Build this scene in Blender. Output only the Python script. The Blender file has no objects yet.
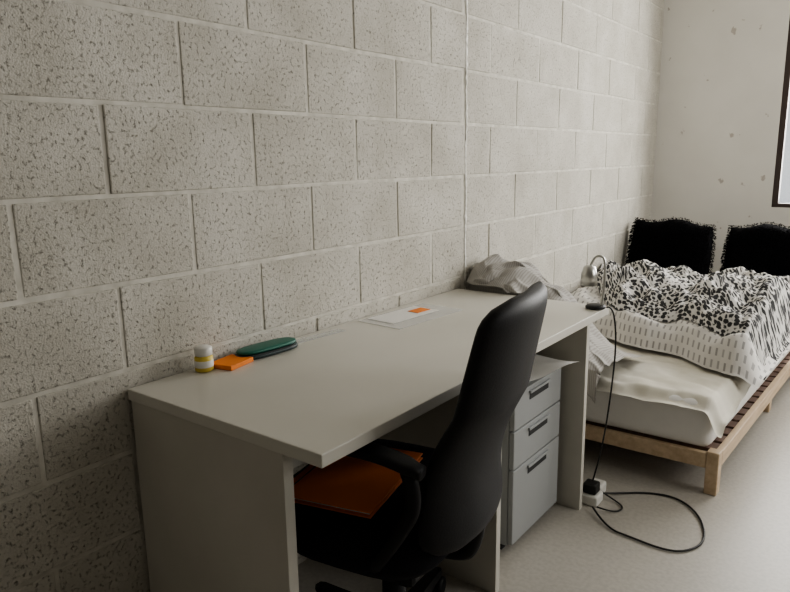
import bpy, bmesh, math, random
from mathutils import Vector, Matrix, noise
random.seed(4)
S=bpy.context.scene
D=bpy.data

# ---------------------------------------------------------------- helpers
def new_mat(name,col,rough=.6,metal=0,spec=.5):
    m=D.materials.new(name); m.use_nodes=True
    b=m.node_tree.nodes['Principled BSDF']
    b.inputs['Base Color'].default_value=(*col,1)
    b.inputs['Roughness'].default_value=rough
    b.inputs['Metallic'].default_value=metal
    b.inputs['Specular IOR Level'].default_value=spec
    return m
def N(m,t,**kw):
    n=m.node_tree.nodes.new(t)
    for k,v in kw.items(): setattr(n,k,v)
    return n
def L(m,a,b): m.node_tree.links.new(a,b)
def P(m): return m.node_tree.nodes['Principled BSDF']
def speckle(m,c1,c2,scale=40,detail=4,lo=.35,hi=.65,bump=0.0,dist=.002,coord='Object'):
    tc=N(m,'ShaderNodeTexCoord'); no=N(m,'ShaderNodeTexNoise')
    no.inputs['Scale'].default_value=scale; no.inputs['Detail'].default_value=detail
    L(m,tc.outputs[coord],no.inputs['Vector'])
    r=N(m,'ShaderNodeValToRGB'); r.color_ramp.elements[0].position=lo; r.color_ramp.elements[1].position=hi
    r.color_ramp.elements[0].color=(*c1,1); r.color_ramp.elements[1].color=(*c2,1)
    L(m,no.outputs['Fac'],r.inputs['Fac']); L(m,r.outputs['Color'],P(m).inputs['Base Color'])
    if bump:
        bp=N(m,'ShaderNodeBump'); bp.inputs['Strength'].default_value=bump; bp.inputs['Distance'].default_value=dist
        L(m,no.outputs['Fac'],bp.inputs['Height']); L(m,bp.outputs['Normal'],P(m).inputs['Normal'])
    return m
def link(o,parent=None):
    S.collection.objects.link(o)
    if parent: o.parent=parent
    return o
def empty(name,loc=(0,0,0),rz=0):
    e=D.objects.new(name,None); e.location=loc; e.rotation_euler=(0,0,rz); e.empty_display_size=.1
    return link(e)
def mesh_obj(name,verts,faces,mat,parent=None,smooth=False):
    me=D.meshes.new(name); me.from_pydata([tuple(v) for v in verts],[],faces); me.update()
    if isinstance(mat,(list,tuple)):
        for x in mat: me.materials.append(x)
    else: me.materials.append(mat)
    if smooth:
        for p in me.polygons: p.use_smooth=True
    return link(D.objects.new(name,me),parent)
def box(name,lo,hi,mat,parent=None,bev=.003,seg=2,smooth=False):
    bm=bmesh.new(); bmesh.ops.create_cube(bm,size=1)
    for v in bm.verts:
        v.co=Vector([lo[i]+(v.co[i]+.5)*(hi[i]-lo[i]) for i in range(3)])
    if bev: bmesh.ops.bevel(bm,geom=bm.edges[:],offset=bev,segments=seg,affect='EDGES',profile=.5)
    me=D.meshes.new(name); bm.to_mesh(me); bm.free(); me.materials.append(mat)
    if smooth:
        for p in me.polygons: p.use_smooth=True
    return link(D.objects.new(name,me),parent)
def loft(name,rings,mat,parent=None,smooth=True):
    n=len(rings[0]); vs=[v for r in rings for v in r]; f=[]
    for i in range(len(rings)-1):
        for j in range(n):
            f.append((i*n+j,i*n+(j+1)%n,(i+1)*n+(j+1)%n,(i+1)*n+j))
    f.append(tuple(range(n))[::-1]); f.append(tuple((len(rings)-1)*n+j for j in range(n)))
    o=mesh_obj(name,vs,f,mat,parent,smooth)
    bm=bmesh.new(); bm.from_mesh(o.data); bmesh.ops.recalc_face_normals(bm,faces=bm.faces[:]); bm.to_mesh(o.data); bm.free()
    return o
def lathe(name,prof,mat,parent=None,c=(0,0,0),n=28,smooth=True):
    rings=[[Vector((c[0]+r*math.cos(2*math.pi*j/n),c[1]+r*math.sin(2*math.pi*j/n),c[2]+z)) for j in range(n)] for r,z in prof]
    return loft(name,rings,mat,parent,smooth)
def tube(name,pts,r,mat,parent=None,res=8,cyc=False):
    cu=D.curves.new(name,'CURVE'); cu.dimensions='3D'; cu.bevel_depth=r; cu.bevel_resolution=3; cu.resolution_u=res; cu.use_fill_caps=True
    sp=cu.splines.new('NURBS'); sp.points.add(len(pts)-1)
    for p,q in zip(sp.points,pts): p.co=(*q,1)
    sp.use_endpoint_u=True; sp.order_u=3; sp.use_cyclic_u=cyc
    cu.materials.append(mat)
    return link(D.objects.new(name,cu),parent)
def spow(v,e): return math.copysign(abs(v)**e,v)
def fbm(x,y,z=0,o=4):
    return noise.fractal(Vector((x,y,z)),1.0,2.0,o)
def sstep(a,b,x):
    t=max(0,min(1,(x-a)/(b-a))); return t*t*(3-2*t)
def heightfield(name,x0,x1,y0,y1,nx,ny,fn,mat,parent=None,xyfn=None,pos=None):
    vs=[];fs=[]
    for i in range(ny+1):
        for j in range(nx+1):
            x=x0+(x1-x0)*j/nx; y=y0+(y1-y0)*i/ny
            if pos: vs.append(Vector(pos(x,y))); continue
            X,Y=(x,y) if xyfn is None else xyfn(x,y)
            vs.append(Vector((X,Y,fn(x,y))))
    for i in range(ny):
        for j in range(nx):
            a=i*(nx+1)+j; fs.append((a,a+1,a+nx+2,a+nx+1))
    o=mesh_obj(name,vs,fs,mat,parent,True)
    uv=o.data.uv_layers.new(name='UVMap'); arc={}
    for j in range(nx+1):
        s=0
        for i in range(ny+1):
            k=i*(nx+1)+j
            if i: s+=(vs[k]-vs[k-nx-1]).length
            arc[k]=s
    for lp in o.data.loops:
        k=lp.vertex_index; uv.data[lp.index].uv=(vs[k].x,arc[k])
    return o

# ---------------------------------------------------------------- materials
def block_mat(name,base,dark,pit):
    m=new_mat(name,base,.85,spec=.2)
    tc=N(m,'ShaderNodeTexCoord')
    n1=N(m,'ShaderNodeTexNoise'); n1.inputs['Scale'].default_value=4.0; n1.inputs['Detail'].default_value=9; n1.inputs['Roughness'].default_value=.62
    n2=N(m,'ShaderNodeTexNoise'); n2.inputs['Scale'].default_value=105; n2.inputs['Detail'].default_value=5; n2.inputs['Roughness'].default_value=.7
    n3=N(m,'ShaderNodeTexNoise'); n3.inputs['Scale'].default_value=240; n3.inputs['Detail'].default_value=2
    for n in (n1,n2,n3): L(m,tc.outputs['Object'],n.inputs['Vector'])
    r1=N(m,'ShaderNodeValToRGB'); r1.color_ramp.elements[0].position=.3; r1.color_ramp.elements[1].position=.66
    r1.color_ramp.elements[0].color=(*dark,1); r1.color_ramp.elements[1].color=(*base,1)
    L(m,n1.outputs['Fac'],r1.inputs['Fac'])
    r2=N(m,'ShaderNodeValToRGB'); r2.color_ramp.elements[0].position=.32; r2.color_ramp.elements[1].position=.45
    r2.color_ramp.elements[0].color=(0,0,0,1); r2.color_ramp.elements[1].color=(1,1,1,1)
    L(m,n2.outputs['Fac'],r2.inputs['Fac'])
    mx=N(m,'ShaderNodeMixRGB'); mx.inputs['Color1'].default_value=(*pit,1)
    L(m,r2.outputs['Color'],mx.inputs['Fac']); L(m,r1.outputs['Color'],mx.inputs['Color2'])
    L(m,mx.outputs['Color'],P(m).inputs['Base Color'])
    ad=N(m,'ShaderNodeMath',operation='ADD'); mu=N(m,'ShaderNodeMath',operation='MULTIPLY'); mu.inputs[1].default_value=.7
    L(m,n3.outputs['Fac'],mu.inputs[0]); L(m,mu.outputs[0],ad.inputs[0]); L(m,r2.outputs['Color'],ad.inputs[1])
    bp=N(m,'ShaderNodeBump'); bp.inputs['Strength'].default_value=.75; bp.inputs['Distance'].default_value=.0035
    L(m,ad.outputs[0],bp.inputs['Height']); L(m,bp.outputs['Normal'],P(m).inputs['Normal'])
    return m
M_block=block_mat('painted_block',(.64,.615,.555),(.49,.465,.405),(.29,.27,.23))
M_mortar=speckle(new_mat('painted_mortar',(.7,.68,.62),.85,spec=.2),(.52,.50,.44),(.72,.695,.63),22,5,.3,.7,.4,.002)
M_plaster=speckle(new_mat('plaster',(.7,.68,.62),.8,spec=.2),(.68,.66,.61),(.74,.72,.67),3,6,.3,.7)
tc=N(M_plaster,'ShaderNodeTexCoord'); ns=N(M_plaster,'ShaderNodeTexNoise'); ns.inputs['Scale'].default_value=15; ns.inputs['Detail'].default_value=3
L(M_plaster,tc.outputs['Object'],ns.inputs['Vector'])
rr_=N(M_plaster,'ShaderNodeValToRGB'); rr_.color_ramp.elements[0].position=.28; rr_.color_ramp.elements[1].position=.31
rr_.color_ramp.elements[0].color=(0,0,0,1); rr_.color_ramp.elements[1].color=(1,1,1,1); L(M_plaster,ns.outputs['Fac'],rr_.inputs['Fac'])
mxp=N(M_plaster,'ShaderNodeMixRGB'); mxp.inputs['Color1'].default_value=(.46,.42,.37,1)
src=P(M_plaster).inputs['Base Color'].links[0].from_socket
L(M_plaster,rr_.outputs['Color'],mxp.inputs['Fac']); L(M_plaster,src,mxp.inputs['Color2']); L(M_plaster,mxp.outputs['Color'],P(M_plaster).inputs['Base Color'])
M_shade=speckle(new_mat('plaster_low_bounce',(.4,.38,.34),.8,spec=.2),(.30,.285,.26),(.34,.325,.30),3,6,.3,.7)  # for the unseen right and back walls, darkened to cut bounce light
M_plasterline=speckle(new_mat('filler_white',(.8,.79,.75),.8),(.66,.64,.59),(.85,.84,.79),60,3)
M_floor=new_mat('lino',(.5,.48,.44),.4)
speckle(M_floor,(.40,.375,.335),(.45,.425,.38),70,5,.36,.60)
M_ceil=new_mat('ceiling_paint',(.55,.54,.51),.9)  # unseen ceiling, kept dull so it bounces less light
M_desk=speckle(new_mat('desk_laminate',(.64,.62,.56),.34),(.62,.60,.54),(.66,.64,.58),3,3)
M_desk2=speckle(new_mat('desk_panel',(.6,.58,.53),.5),(.55,.53,.47),(.60,.58,.52),4,3)
M_gap=new_mat('dark_gap',(.03,.03,.03),.8)
M_cab=new_mat('drawer_grey',(.34,.35,.35),.5)
M_leather=new_mat('black_leather',(.012,.012,.014),.55)
speckle(M_leather,(.010,.010,.012),(.016,.016,.018),260,3,.3,.7,.3,.001)
P(M_leather).inputs['Specular IOR Level'].default_value=.35
M_plastic=new_mat('black_plastic',(.009,.009,.010),.55,spec=.3)
M_seat=speckle(new_mat('seat_fabric',(.02,.02,.024),.9,spec=.2),(.008,.008,.011),(.016,.016,.02),300,2)
M_orange=new_mat('orange_card',(.80,.23,.06),.6)
M_orange2=new_mat('orange_paper',(.85,.25,.04),.7)
M_chrome=new_mat('brushed_metal',(.6,.6,.58),.3,1)
M_white=new_mat('white_plastic',(.75,.74,.7),.4)
M_paper=new_mat('paper',(.8,.79,.76),.7)
M_wood=new_mat('pine',(.6,.38,.2),.5)
def wood(m,a,b):
    tc=N(m,'ShaderNodeTexCoord'); mp=N(m,'ShaderNodeMapping'); mp.inputs['Scale'].default_value=(30,3,30)
    no=N(m,'ShaderNodeTexNoise'); no.inputs['Scale'].default_value=1.5; no.inputs['Detail'].default_value=6
    r=N(m,'ShaderNodeValToRGB'); r.color_ramp.elements[0].position=.3;r.color_ramp.elements[1].position=.7
    r.color_ramp.elements[0].color=(*a,1); r.color_ramp.elements[1].color=(*b,1)
    L(m,tc.outputs['Object'],mp.inputs['Vector']);L(m,mp.outputs[0],no.inputs['Vector']);L(m,no.outputs['Fac'],r.inputs['Fac']);L(m,r.outputs['Color'],P(m).inputs['Base Color'])
wood(M_wood,(.50,.37,.24),(.66,.52,.37))
M_slat=new_mat('slat_brown',(.16,.07,.045),.6); wood(M_slat,(.14,.085,.065),(.21,.14,.11))
M_matt=speckle(new_mat('mattress_cotton',(.75,.74,.71),.9),(.76,.75,.73),(.80,.79,.77),8,3)
M_sheet=speckle(new_mat('cream_sheet',(.70,.66,.53),.9),(.67,.64,.55),(.73,.70,.62),5,3)
M_grey=new_mat('grey_cloth',(.4,.38,.35),.95)
tc=N(M_grey,'ShaderNodeTexCoord'); wv=N(M_grey,'ShaderNodeTexWave'); wv.inputs['Scale'].default_value=42; wv.inputs['Distortion'].default_value=1.2
r=N(M_grey,'ShaderNodeValToRGB'); r.color_ramp.elements[0].color=(.31,.295,.275,1); r.color_ramp.elements[1].color=(.42,.405,.38,1)
L(M_grey,tc.outputs['UV'],wv.inputs['Vector']);L(M_grey,wv.outputs['Fac'],r.inputs['Fac']);L(M_grey,r.outputs['Color'],P(M_grey).inputs['Base Color'])
M_fur=new_mat('black_fur',(.006,.006,.007),.9,spec=.1)
M_frame=new_mat('window_frame_brown',(.05,.035,.03),.5)
M_black=new_mat('cord_black',(.015,.015,.015),.5)
M_green=new_mat('green_plastic',(.02,.14,.10),.4)
M_dkgreen=new_mat('dark_case',(.03,.05,.05),.45)
M_yellow=new_mat('yellow_label',(.75,.58,.12),.5)
M_clear=new_mat('clear_plastic',(.85,.87,.86),.15)
P(M_clear).inputs['Alpha'].default_value=.3
M_sleeve=new_mat('plastic_sleeve',(.9,.9,.88),.2); P(M_sleeve).inputs['Alpha'].default_value=.45

M_dash=new_mat('duvet_dashes',(.8,.79,.76),.9,spec=.2)
tc=N(M_dash,'ShaderNodeTexCoord'); mp=N(M_dash,'ShaderNodeMapping')
bk=N(M_dash,'ShaderNodeTexBrick'); bk.inputs['Scale'].default_value=1
bk.inputs['Brick Width'].default_value=.028; bk.inputs['Row Height'].default_value=.052; bk.inputs['Mortar Size'].default_value=.0102; bk.inputs['Mortar Smooth'].default_value=.1
bk.inputs['Color1'].default_value=(.34,.33,.32,1); bk.inputs['Color2'].default_value=(.44,.43,.42,1); bk.inputs['Mortar'].default_value=(.72,.70,.67,1)
L(M_dash,tc.outputs['UV'],mp.inputs['Vector']);L(M_dash,mp.outputs[0],bk.inputs['Vector']);L(M_dash,bk.outputs['Color'],P(M_dash).inputs['Base Color'])
M_pat=new_mat('duvet_black_print',(.8,.79,.76),.9,spec=.2)
tc=N(M_pat,'ShaderNodeTexCoord'); vo=N(M_pat,'ShaderNodeTexVoronoi'); vo.inputs['Scale'].default_value=46; vo.inputs['Randomness'].default_value=.55
no=N(M_pat,'ShaderNodeTexNoise'); no.inputs['Scale'].default_value=100
ml=N(M_pat,'ShaderNodeMath',operation='MULTIPLY_ADD'); ml.inputs[1].default_value=.5
r=N(M_pat,'ShaderNodeValToRGB'); r.color_ramp.elements[0].position=.72; r.color_ramp.elements[1].position=.82
r.color_ramp.elements[0].color=(.05,.05,.052,1); r.color_ramp.elements[1].color=(.68,.665,.64,1)
L(M_pat,tc.outputs['UV'],vo.inputs['Vector']);L(M_pat,tc.outputs['UV'],no.inputs['Vector'])
L(M_pat,no.outputs['Fac'],ml.inputs[0]);L(M_pat,vo.outputs['Distance'],ml.inputs[2]);L(M_pat,ml.outputs[0],r.inputs['Fac']);L(M_pat,r.outputs['Color'],P(M_pat).inputs['Base Color'])

# ---------------------------------------------------------------- room
YF=4.85; XR=3.1; YB=-1.6; ZC=2.65
box('floor',(-.2,YB-.2,-.15),(XR+.2,YF+.25,0),M_floor,bev=0)
box('ceiling',(-.2,YB-.2,ZC),(XR+.2,YF+.25,ZC+.15),M_ceil,bev=0)
bm=bmesh.new()
def add_box(bm,lo,hi,bev,mi,jit=0):
    r=bmesh.ops.create_cube(bm,size=1); vs=r['verts']
    for v in vs: v.co=Vector([lo[i]+(v.co[i]+.5)*(hi[i]-lo[i])+random.uniform(-jit,jit) for i in range(3)])
    fs=set(f for v in vs for f in v.link_faces)
    if bev:
        es=set(e for v in vs for e in v.link_edges)
        rr=bmesh.ops.bevel(bm,geom=list(es),offset=bev,segments=2,affect='EDGES',profile=.5)
        fs=set(rr['faces'])|set(f for f in fs if f.is_valid)
    for f in fs: f.material_index=mi
add_box(bm,(-.2,YB,0),(-.0028,YF,ZC),0,1)
z0=-.0205; H=.2013
for k in range(0,14):
    za=z0+k*H; zb=za+H
    if za>ZC: break
    lo=max(za+.005,.002); hi=min(zb-.005,ZC-.002)
    off=(k%2)
    js=[]
    y=.816+(0 if off==0 else .2125)
    ys=y
    while ys>YB: ys-=.425
    t=ys
    while t<2.33-.12: js.append(t); t+=.425
    t=2.529+(0 if off==0 else -.22)
    if 2.335 not in js: js.append(2.335)
    while t<YF: 
        js.append(t); t+=.455
    js.append(YF+.005); js=sorted(js)
    for a,b in zip(js[:-1],js[1:]):
        a2=max(a,YB)+.0045; b2=b-.0045
        if b2-a2<.03: continue
        add_box(bm,(-.03,a2,lo),(random.uniform(-.0010,.0008),b2,hi),.0030,0,.0016)
me=D.meshes.new('wall_left'); bm.to_mesh(me); bm.free()
me.materials.append(M_block); me.materials.append(M_mortar)
link(D.objects.new('wall_left',me))
rings=[]
for i in range(300):
    z=.62+ (ZC-.02-.62)*i/299
    w=.003+.016*abs(fbm(z*22,3.1)); c=2.335+.006*fbm(z*6,7); h=.001+.006*abs(fbm(z*25,5))
    rings.append([Vector((-.006,c-w,z)),Vector((h,c-w*.6,z)),Vector((h+.001,c+w*.6,z)),Vector((-.006,c+w,z))])
loft('joint_bead_1',rings,M_plasterline)  # irregular white plaster bead over the vertical joint in the block wall
WX0,WX1,WZ0,WZ1=.735,2.45,.92,2.3
W2A,W2B=2.2,3.8
def wall_open(name,axis,mat):
    bm=bmesh.new()
    if axis=='far':
        for lo,hi in [((-.2,YF,0),(WX0,YF+.25,ZC)),((WX1,YF,0),(XR+.2,YF+.25,ZC)),((WX0,YF,0),(WX1,YF+.25,WZ0)),((WX0,YF,WZ1),(WX1,YF+.25,ZC))]:
            add_box(bm,lo,hi,0,0)
    else:
        for lo,hi in [((XR,YB-.2,0),(XR+.2,W2A,ZC)),((XR,W2B,0),(XR+.2,YF,ZC)),((XR,W2A,0),(XR+.2,W2B,1.0)),((XR,W2A,2.3),(XR+.2,W2B,ZC))]:
            add_box(bm,lo,hi,0,0)
    me=D.meshes.new(name); bm.to_mesh(me); bm.free(); me.materials.append(mat); return link(D.objects.new(name,me))
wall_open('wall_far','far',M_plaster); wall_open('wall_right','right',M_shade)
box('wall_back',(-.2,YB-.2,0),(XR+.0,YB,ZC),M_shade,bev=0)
M_glass=new_mat('glass',(.9,.93,.93),.02); P(M_glass).inputs['Alpha'].default_value=.12
def window(name,o,ax,w,h):
    e=empty(name,o)
    def bx(n,a0,a1,z0,z1,d0,d1,m):
        if ax=='x': box(n,(a0,d0,z0),(a1,d1,z1),m,e,.002)
        else: box(n,(d0,a0,z0),(d1,a1,z1),m,e,.002)
    t=.035
    bx('frame_bottom',0,w,0,t*.7,0,.05,M_frame); bx('frame_top',0,w,h-t,h,0,.05,M_frame)
    bx('frame_side_1',0,t,t*.7,h-t,0,.05,M_frame); bx('frame_side_2',w-t,w,t*.7,h-t,0,.05,M_frame)
    bx('frame_mullion',w/2-.03,w/2+.03,t*.7,h-t,0,.05,M_frame)
    bx('pane_1',t,w/2-.03,t*.7,h-t,.025,.031,M_glass); bx('pane_2',w/2+.03,w-t,t*.7,h-t,.025,.031,M_glass)
window('window_1',(WX0,YF+.01,WZ0),'x',WX1-WX0,WZ1-WZ0)
window('window_2',(XR+.01,W2A,1.0),'y',W2B-W2A,1.3)

# ---------------------------------------------------------------- desk
DE=2.27
desk=empty('desk')
box('desktop',(.006,.808,.715),(.626,DE,.742),M_desk,desk,.002)
box('side_panel_1',(.012,.812,.0),(.52,.838,.7145),M_desk2,desk,.0015)
box('centre_panel',(.012,1.565,.0),(.575,1.59,.7145),M_desk2,desk,.0015)
box('side_panel_2',(.012,2.165,.0),(.59,2.19,.7145),M_desk2,desk,.0015)
box('back_rail',(.012,.839,.35),(.028,1.564,.7145),M_desk2,desk,.0015)

du=empty('drawer_unit')
box('carcass',(.04,1.765,.03),(.505,2.12,.55),M_cab,du,.002)
box('plinth',(.06,1.78,.0),(.48,2.10,.03),M_gap,du,0)
for i,(a,b) in enumerate([(.425,.545),(.295,.420),(.035,.290)]):
    box('drawer_front_%d'%(i+1),(.5055,1.768,a),(.523,2.117,b),M_cab,du,.003)
    box('pull_slot_%d'%(i+1),(.5225,1.87,b-.045),(.5245,2.01,b-.022),M_gap,du,.0008)
    box('pull_lip_%d'%(i+1),(.5235,1.865,b-.022),(.531,2.015,b-.014),M_cab,du,.001)
lp=empty('loose_papers')
for k,(cx,cy,a) in enumerate([(.40,1.92,.15),(.47,1.955,-.2)]):
    o=heightfield('sheet_%d'%k,-.105,.105,-.148,.148,10,14,lambda x,y:.012*k+.03*max(0,x*8)**2*.6+.006*math.sin(y*20)+.006,M_paper,lp)
    o.location=(cx,cy,.552+.003*k); o.rotation_euler=(0,0,a)

# ---------------------------------------------------------------- office chair
ch=empty('office_chair',(.49,1.19,0),math.radians(10))
def sup(cx,cy,z,a,b,e=.5,n=40,tilt=0):
    return [Vector((cx+a*spow(math.cos(2*math.pi*j/n),e),cy+b*spow(math.sin(2*math.pi*j/n),e),z)) for j in range(n)]
rs=[]
for s,z in [(.72,.365),(.88,.372),(.97,.40),(1,.44),(.985,.472),(.94,.49),(.8,.497),(.4,.494),(.05,.492)]:
    rs.append(sup(-.03,0,z,.225*s,.235*s,.55))
loft('seat',rs,M_seat,ch)
box('seat_pan',(-.15,-.12,.30),(.11,.12,.366),M_plastic,ch,.015)
rs=[]
n=36
for i in range(n+1):
    s=i/n
    z=.435+.555*s
    cx=.225+.085*s-.035*math.sin(math.pi*min(1,s*1.7))+.02*s*s
    w=.215*(1-.16*s)
    e=1.0
    if s>.88: e=math.sqrt(max(0.0,1-((s-.88)/.123)**3))
    if s<.12: e=math.sqrt(max(0.0,1-((.12-s)/.125)**2.4))
    th=.040*(1-.25*s)
    if s>.88 or s<.12:
        w*=max(.12,.45+.55*e); th*=max(.25,e)
    ring=[]
    for j in range(44):
        a=2*math.pi*j/44
        px=th*spow(math.cos(a),.75); py=w*spow(math.sin(a),.65)
        px-= .045*(py/.22)**2
        ring.append(Vector((cx+px,py,z)))
    rs.append(ring)
loft('backrest',rs,M_leather,ch)
tube('back_bracket',[(.05,0,.345),(.16,0,.345),(.215,0,.37),(.222,0,.50)],.022,M_plastic,ch)
for sgn,nm in ((-1,'1'),(1,'2')):
    y=sgn*.235
    rr=[]
    for t in range(17):
        s=t/16; x=-.09+.28*s; w=.026*(1 if .1<s<.9 else .7)
        zz=.682-.012*abs(s-.5)**2*8
        rr.append([Vector((x,y+w*spow(math.cos(2*math.pi*j/16),.6),zz+.012*spow(math.sin(2*math.pi*j/16),.6))) for j in range(16)])
    loft('arm_pad_'+nm,rr,M_plastic,ch)
    tube('arm_loop_'+nm,[(.15,y,.670),(.185,y,.60),(.13,y,.50),(.06,y*.98,.40),(.03,y*.5,.355)],.016,M_plastic,ch)
lathe('gas_column',[(.03,.10),(.03,.24),(.019,.245),(.019,.29),(.045,.292),(.05,.302)],M_plastic,ch)
lathe('hub',[(.035,.065),(.05,.07),(.05,.10),(.035,.115)],M_plastic,ch)
for k in range(5):
    a=2*math.pi*k/5+.35
    dx,dy=math.cos(a),math.sin(a); px,py=-dy,dx
    rr=[]
    for r_,w,zt,zb in [(.03,.03,.112,.07),(.12,.025,.105,.068),(.22,.02,.09,.066),(.285,.018,.08,.062),(.30,.012,.077,.064)]:
        rr.append([Vector((dx*r_+px*w*q,dy*r_+py*w*q,z)) for q,z in ((-1,zb),(1,zb),(.8,zt),(-.8,zt))])
    loft('base_arm_%d'%k,rr,M_plastic,ch,False)
    for sd in (-1,1):
        cx,cy=dx*.285+px*.014*sd,dy*.285+py*.014*sd
        n_=20; rr=[]
        for o_,rad in ((-.010,.02),(-.007,.027),(.007,.027),(.010,.02)):
            rr.append([Vector((cx+px*o_+dx*rad*math.cos(2*math.pi*j/n_),cy+py*o_+dy*rad*math.cos(2*math.pi*j/n_),.028+rad*math.sin(2*math.pi*j/n_))) for j in range(n_)])
        loft('castor_%d_%d'%(k,sd+1),rr,M_plastic,ch)
fo=empty('orange_folder',(.41,1.14,.499),math.radians(14))
box('back_cover',(-.12,-.16,0),(.12,.16,.003),M_orange,fo,.001)
box('paper_stack',(-.113,-.15,.0032),(.113,.15,.012),M_paper,fo,.001)
box('front_cover',(-.12,-.16,.0122),(.12,.16,.0152),M_orange,fo,.001)
tube('elastic_band',[(-.1,-.16,.0165),(-.1,0,.0168),(-.1,.16,.0165)],.0015,M_black,fo)

# ---------------------------------------------------------------- things on desk
ZT=.7425
jar=empty('glue_jar',(.043,1.0,ZT))
lathe('jar_body',[(.019,0),(.023,.003),(.023,.036),(.019,.041)],M_yellow,jar)
lathe('jar_label',[(.0233,.012),(.0236,.013),(.0236,.028),(.0233,.029)],M_paper,jar)
lathe('jar_lid',[(.021,.0412),(.022,.043),(.022,.060),(.019,.063)],M_white,jar)
box('sticky_notes',(-.036,-.045,0),(.036,.045,.012),M_orange2,None,.001)
o=D.objects['sticky_notes']; o.location=(.060,1.072,ZT); o.rotation_euler=(0,0,.2)
gc=empty('green_pencil_case',(.055,1.20,ZT),math.radians(-4))
def pod(name,L_,W,h0,h1,mat,par):
    rs=[]
    for s,z in ((.8,h0),(.97,h0+.12*(h1-h0)),(1,h0+.5*(h1-h0)),(.95,h0+.85*(h1-h0)),(.75,h1)):
        rs.append(sup(0,0,z,W*s,L_*(1-(1-s)*.4),.7))
    return loft(name,rs,mat,par)
pod('case_body',.10,.038,0,.014,M_dkgreen,gc)
pod('case_lid',.095,.034,.0145,.024,M_green,gc)
tube('case_zip',[(.038,-.07,.014),(.041,0,.014),(.038,.07,.014)],.0015,M_black,gc)
ru=empty('clear_ruler',(.055,1.40,ZT),math.radians(-5))
box('ruler_blade',(-.016,-.10,0),(.016,.10,.003),M_clear,ru,.0008)
for i in range(19): box('tick_%02d'%i,(.009,-.092+i*.01,.0031),(.0155,-.0914+i*.01,.0034),M_black,ru,0)
ps=empty('paper_sleeve',(.13,1.78,ZT),math.radians(-4))
box('sleeve',(-.09,-.17,0),(.09,.17,.0015),M_sleeve,ps,.0005)
box('white_sheet',(-.085,-.13,.0016),(.03,.11,.0022),M_paper,ps,0)
box('orange_strip',(-.045,.03,.0024),(.0,.10,.004),M_orange2,ps,.0005)

la=empty('desk_lamp',(.597,2.215,ZT))
lathe('lamp_base',[(.030,0),(.034,.003),(.034,.009),(.028,.013),(.008,.015)],M_black,la)
tube('lamp_stem',[(.02,0,.013),(.024,.004,.06),(.026,.004,.12),(.024,.006,.17),(.01,.0,.185),(-.012,-.002,.178),(-.022,-.004,.150)],.0045,M_chrome,la)
rs=[]
for r_,z in ((.012,.150),(.020,.143),(.026,.123),(.029,.080),(.026,.081),(.012,.135)):
    rs.append([Vector((-.026+r_*math.cos(2*math.pi*j/28),-.004+r_*math.sin(2*math.pi*j/28),z)) for j in range(28)])
loft('lamp_shade',rs,M_chrome,la)

pc=empty('power_cord')
tube('lamp_cable',[(.632,2.222,.748),(.645,2.23,.754),(.66,2.235,.71),(.664,2.25,.60),(.65,2.26,.42),(.63,2.27,.25),(.607,2.27,.12),(.60,2.262,.082)],.003,M_black,pc)
tube('floor_cable',[(.625,2.30,.02),(.66,2.36,.005),(.76,2.44,.005),(.863,2.456,.005),(.96,2.36,.005),(1.01,2.20,.005),(.965,2.10,.005),(.898,2.078,.005),(.80,2.09,.005),(.71,2.10,.005),(.63,2.19,.015)],.0035,M_black,pc)
tube('floor_cable_loop',[(.61,2.30,.03),(.66,2.31,.005),(.72,2.27,.005),(.70,2.21,.005),(.64,2.20,.015)],.003,M_black,pc)
box('mains_adapter',(.565,2.215,.0),(.635,2.285,.04),M_white,pc,.008,3)
box('plug_block',(.575,2.225,.0405),(.625,2.275,.08),M_black,pc,.007,3)
box('socket_block',(.565,2.295,.0),(.62,2.36,.045),M_white,pc,.008,3)

# ---------------------------------------------------------------- bed
bed=empty('bed',(0,0,0))
BX0,BX1,BY0,BY1=.05,.965,2.56,4.62
def sk(x,y): return (x+(y-BY0)*.045*sstep(0,BX1,x)),y
def skbox(n,lo,hi,m,bev=.003,seg=2,sm=False):
    o=box(n,lo,hi,m,bed,bev,seg,sm)
    for v in o.data.vertices:
        v.co.x,v.co.y=sk(v.co.x,v.co.y)
    return o
skbox('foot_rail',(BX0,BY0,.10),(BX1-.046,BY0+.025,.16),M_wood)
skbox('side_rail_1',(BX1-.025,BY0+.046,.105),(BX1,BY1,.165),M_wood)
skbox('side_rail_2',(BX0,BY0+.046,.105),(BX0+.025,BY1,.165),M_wood)
skbox('head_rail',(BX0+.03,BY1-.03,.10),(BX1-.03,BY1-.002,.16),M_wood)
for i,(x,y) in enumerate([(BX1-.045,BY0-.005),(BX0,BY0-.005),(BX1-.045,BY1+.001),(BX0,BY1+.001),(BX1-.07,3.6)]):
    skbox('leg_%d'%i,(x,y,0),(x+.045,y+.05,.17 if i<4 else .10),M_wood,.004)
for i in range(22):
    y=BY0+.06+i*.091
    skbox('slat_%02d'%i,(BX0+.026,y,.14),(BX1-.027,y+.07,.158),M_slat,.002)
mt=skbox('mattress',(.045,BY0+.012,.165),(.928,BY1-.01,.352),M_matt,.04,5,True)
def sheet_z(x,y):
    z=.358+.008*abs(fbm(x*6+y*3,y*5,1))+.007*abs(math.sin(x*9+y*14+2*fbm(x*3,y*3)))
    z-= .09*sstep(.905,.962,x)*(.35+.65*sstep(3.1,2.6,y))
    z-= .035*sstep(2.60,2.545,y+.06*fbm(x*3,1.7))
    return z
heightfield('bed_sheet',.05,.968,2.54,3.4,90,84,sheet_z,M_sheet,bed,xyfn=lambda x,y:sk(x,y))

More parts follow.
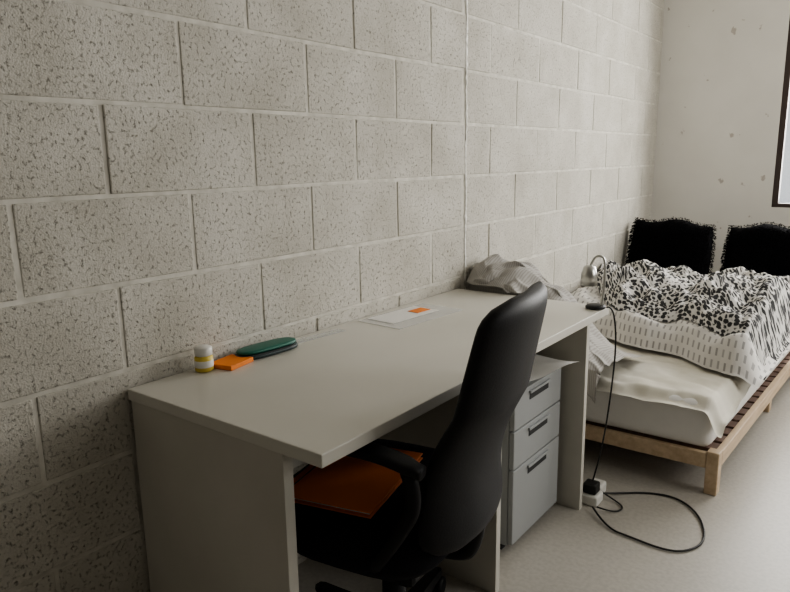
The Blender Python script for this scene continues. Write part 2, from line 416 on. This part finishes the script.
dv=empty('duvet')
def front(x):
    return 3.20-.15*sstep(.1,.6,x)-.17*sstep(.55,.95,x)+.04*fbm(x*4,9)
YE=4.08
def under_z(x,y):
    f=front(x); d=y-f
    edge=1-(1-min(1,max(0,d/.12)))**2.6 if d>0 else 0
    r=1-sstep(.93,1.01,x)
    h=.125+.035*fbm(x*3,y*3,3)+.016*math.sin(x*22+8*fbm(x*2,y*3))+.014*fbm(x*9,y*9,2)
    h*=1-sstep(YE-.12,YE,y)
    return .382+(max(.006,h))*edge*(.15+.85*r)-.035*(1-r)
heightfield('duvet_underside',.02,1.015,2.7,YE,120,180,lambda x,y:under_z(x,max(y,front(x)-.002)),M_dash,dv,xyfn=lambda x,y:sk(x,max(y,front(x)-.002)))
def ft(x): return front(x)+.105+.05*fbm(x*5,3.3)+.30*(1-sstep(.02,.34,x))
def top_z(x,y):
    f=ft(x)+.005; d=y-f
    edge=1-(1-min(1,max(0,d/.08)))**2.2 if d>0 else 0
    r=1-sstep(.91,1.0,x)
    back=1-sstep(YE-.15,YE-.01,y)
    h=.045+.055*sstep(0,.4,d)+.05*fbm(x*3.2,y*3.2,8)+.030*abs(fbm(x*5,y*5,5))+.008*math.sin(x*14+y*11+6*fbm(x*2.5,y*2.5,2))
    h+=.035*math.exp(-((x-.33)/.2)**2-((y-3.7)/.2)**2)+.035*math.exp(-((x-.78)/.16)**2-((y-3.65)/.22)**2)
    h+=.007*(1-abs(fbm(x*6,y*7,11))*3)
    base=under_z(x,y) if d>0 else under_z(x,max(y,f))
    return base+.004+max(.01,h)*edge*(.3+.7*r)*back - .03*(1-r)
heightfield('duvet_top',.02,1.008,2.85,YE,150,200,lambda x,y:top_z(x,max(y,ft(x))),M_pat,dv,xyfn=lambda x,y:sk(x,max(y,ft(x))))

def lerp_path(pts,t):
    q=t*(len(pts)-1); i=min(int(q),len(pts)-2); f=q-i; f=f*f*(3-2*f)*.4+f*.6
    return [pts[i][k]*(1-f)+pts[i+1][k]*f for k in range(2)]
def interp(tab,x):
    for (a,b),(c,d) in zip(tab[:-1],tab[1:]):
        if x<=c: return b+(d-b)*(x-a)/(c-a)
    return tab[-1][1]
def bpos(x,t):
    top=interp([(0,.80),(.04,.828),(.09,.850),(.15,.838),(.21,.815),(.28,.785),(.37,.72),(.45,.60),(.52,.50),(.58,.46)],x)
    top+=.012*math.sin(x*38)
    b=(1-sstep(.22,.36,x))*sstep(-.02,.10,x)
    pts=[(2.93,.388),(2.80,.39+.3*(top-.39)),(2.64,.39+.75*(top-.39)),(2.52,top-.02),(2.43,top),(2.38-.04*b,top-.02),
         (2.345-.06*b,min(top-.04,.80)-.01*b),(2.33-.075*b,min(top-.06,.765)),(2.33-.03*b,min(top-.08,.757)),(2.325,min(top-.12,.60)),(2.33,.48)]
    y,z=lerp_path(pts,t)
    dn=.015*fbm(x*9,t*6,4)+.016*math.sin(x*30+t*13+4*fbm(x*4,t*3,1))
    k=math.sin(math.pi*min(1,max(0,t)))
    if .66<t<.85: k*=.3
    y+=dn*k; z+=abs(dn)*k
    if y<2.29: z=max(z,.750)
    return (x,y,z)
bl=heightfield('grey_blanket',.012,.57,0,1,80,110,None,M_grey,pos=bpos)

def cushion(name,loc,rot,w,h,t,seed):
    rnd=random.Random(seed)
    e=empty(name,loc); e.rotation_euler=rot
    vs=[];fs=[];n=26;pts=[]
    for side in (1,-1):
        base=len(vs)
        for i in range(n+1):
            for j in range(n+1):
                u=-1+2*i/n; v=-1+2*j/n
                k=max(0,(1-u**4)*(1-v**4))**.5
                c=1-.06*(u*u*v*v)
                p=Vector((u*w/2*c,side*t/2*k,v*h/2*c+.012*math.sin(u*5+seed))); vs.append(p)
                nn=Vector((u**3*.7,side*(k+.05),v**3*.7)).normalized(); pts.append((p,nn))
        for i in range(n):
            for j in range(n):
                a=base+i*(n+1)+j; q=(a,a+1,a+n+2,a+n+1); fs.append(q if side<0 else q[::-1])
    mesh_obj('cover',vs,fs,M_fur,e,True)
    tv=[];tf=[]
    for _ in range(16000):
        p,nn=rnd.choice(pts)
        p=p+Vector((rnd.uniform(-1,1)*w/n*.7,rnd.uniform(-1,1)*.004,rnd.uniform(-1,1)*h/n*.7))
        d=(nn+Vector((rnd.uniform(-1,1),rnd.uniform(-1,1),rnd.uniform(-1,.6)))*.6).normalized()
        l=rnd.uniform(.007,.014); s=d.cross(Vector((rnd.uniform(-1,1),rnd.uniform(-1,1),rnd.uniform(-1,1)))).normalized()*.003
        b=len(tv); m_=p+d*l*.6+Vector((0,0,-.003)); tip=p+d*l+Vector((0,0,-.006))
        tv+= [p-s,p+s,m_+s*.8,m_-s*.8,tip]; tf+=[(b,b+1,b+2,b+3),(b+3,b+2,b+4)]
    mesh_obj('fur',tv,tf,M_fur,e)
cushion('fluffy_cushion',(.27,4.33,.628),(math.radians(-14),math.radians(2),math.radians(4)),.48,.46,.15,1)
cushion('fluffy_cushion.001',(.80,4.44,.615),(math.radians(-14),0,math.radians(-3)),.47,.45,.15,2)

# ---------------------------------------------------------------- light
w=D.worlds.new('World'); S.world=w; w.use_nodes=True
bg=w.node_tree.nodes['Background']; bg.inputs['Color'].default_value=(.9,.95,1,1); bg.inputs['Strength'].default_value=.8
def area(name,loc,rot,sx,sy,p,col):
    l=D.lights.new(name,'AREA'); l.shape='RECTANGLE'; l.size=sx; l.size_y=sy; l.energy=p; l.color=col
    o=D.objects.new(name,l); o.location=loc; o.rotation_euler=rot; link(o)
area('daylight_window_1',((WX0+WX1)/2,YF+.35,1.65),(math.radians(-90),0,0),1.7,1.4,145,(1,.98,.945))
area('daylight_window_2',(XR+.3,(W2A+W2B)/2,1.7),(0,math.radians(90),0),1.3,1.6,50,(1,.98,.945))
S.view_settings.look='AgX - Medium High Contrast'

# ---------------------------------------------------------------- camera
cam=D.cameras.new('camera'); co=D.objects.new('camera',cam); link(co); S.camera=co
yaw=math.radians(37.2); pit=math.radians(11.6)
h=Vector((-math.sin(yaw),math.cos(yaw),0)); r_=Vector((math.cos(yaw),math.sin(yaw),0)); zz=Vector((0,0,1))
F=h*math.cos(pit)-zz*math.sin(pit); U=h*math.sin(pit)+zz*math.cos(pit)
X=(r_-.0156*U).normalized(); Y=(U+.0156*r_).normalized(); Z=-F
co.matrix_world=Matrix(((X.x,Y.x,Z.x,1.41),(X.y,Y.y,Z.y,0),(X.z,Y.z,Z.z,1.26),(0,0,0,1)))
cam.sensor_width=36; cam.lens=670/790*36; cam.clip_start=.02
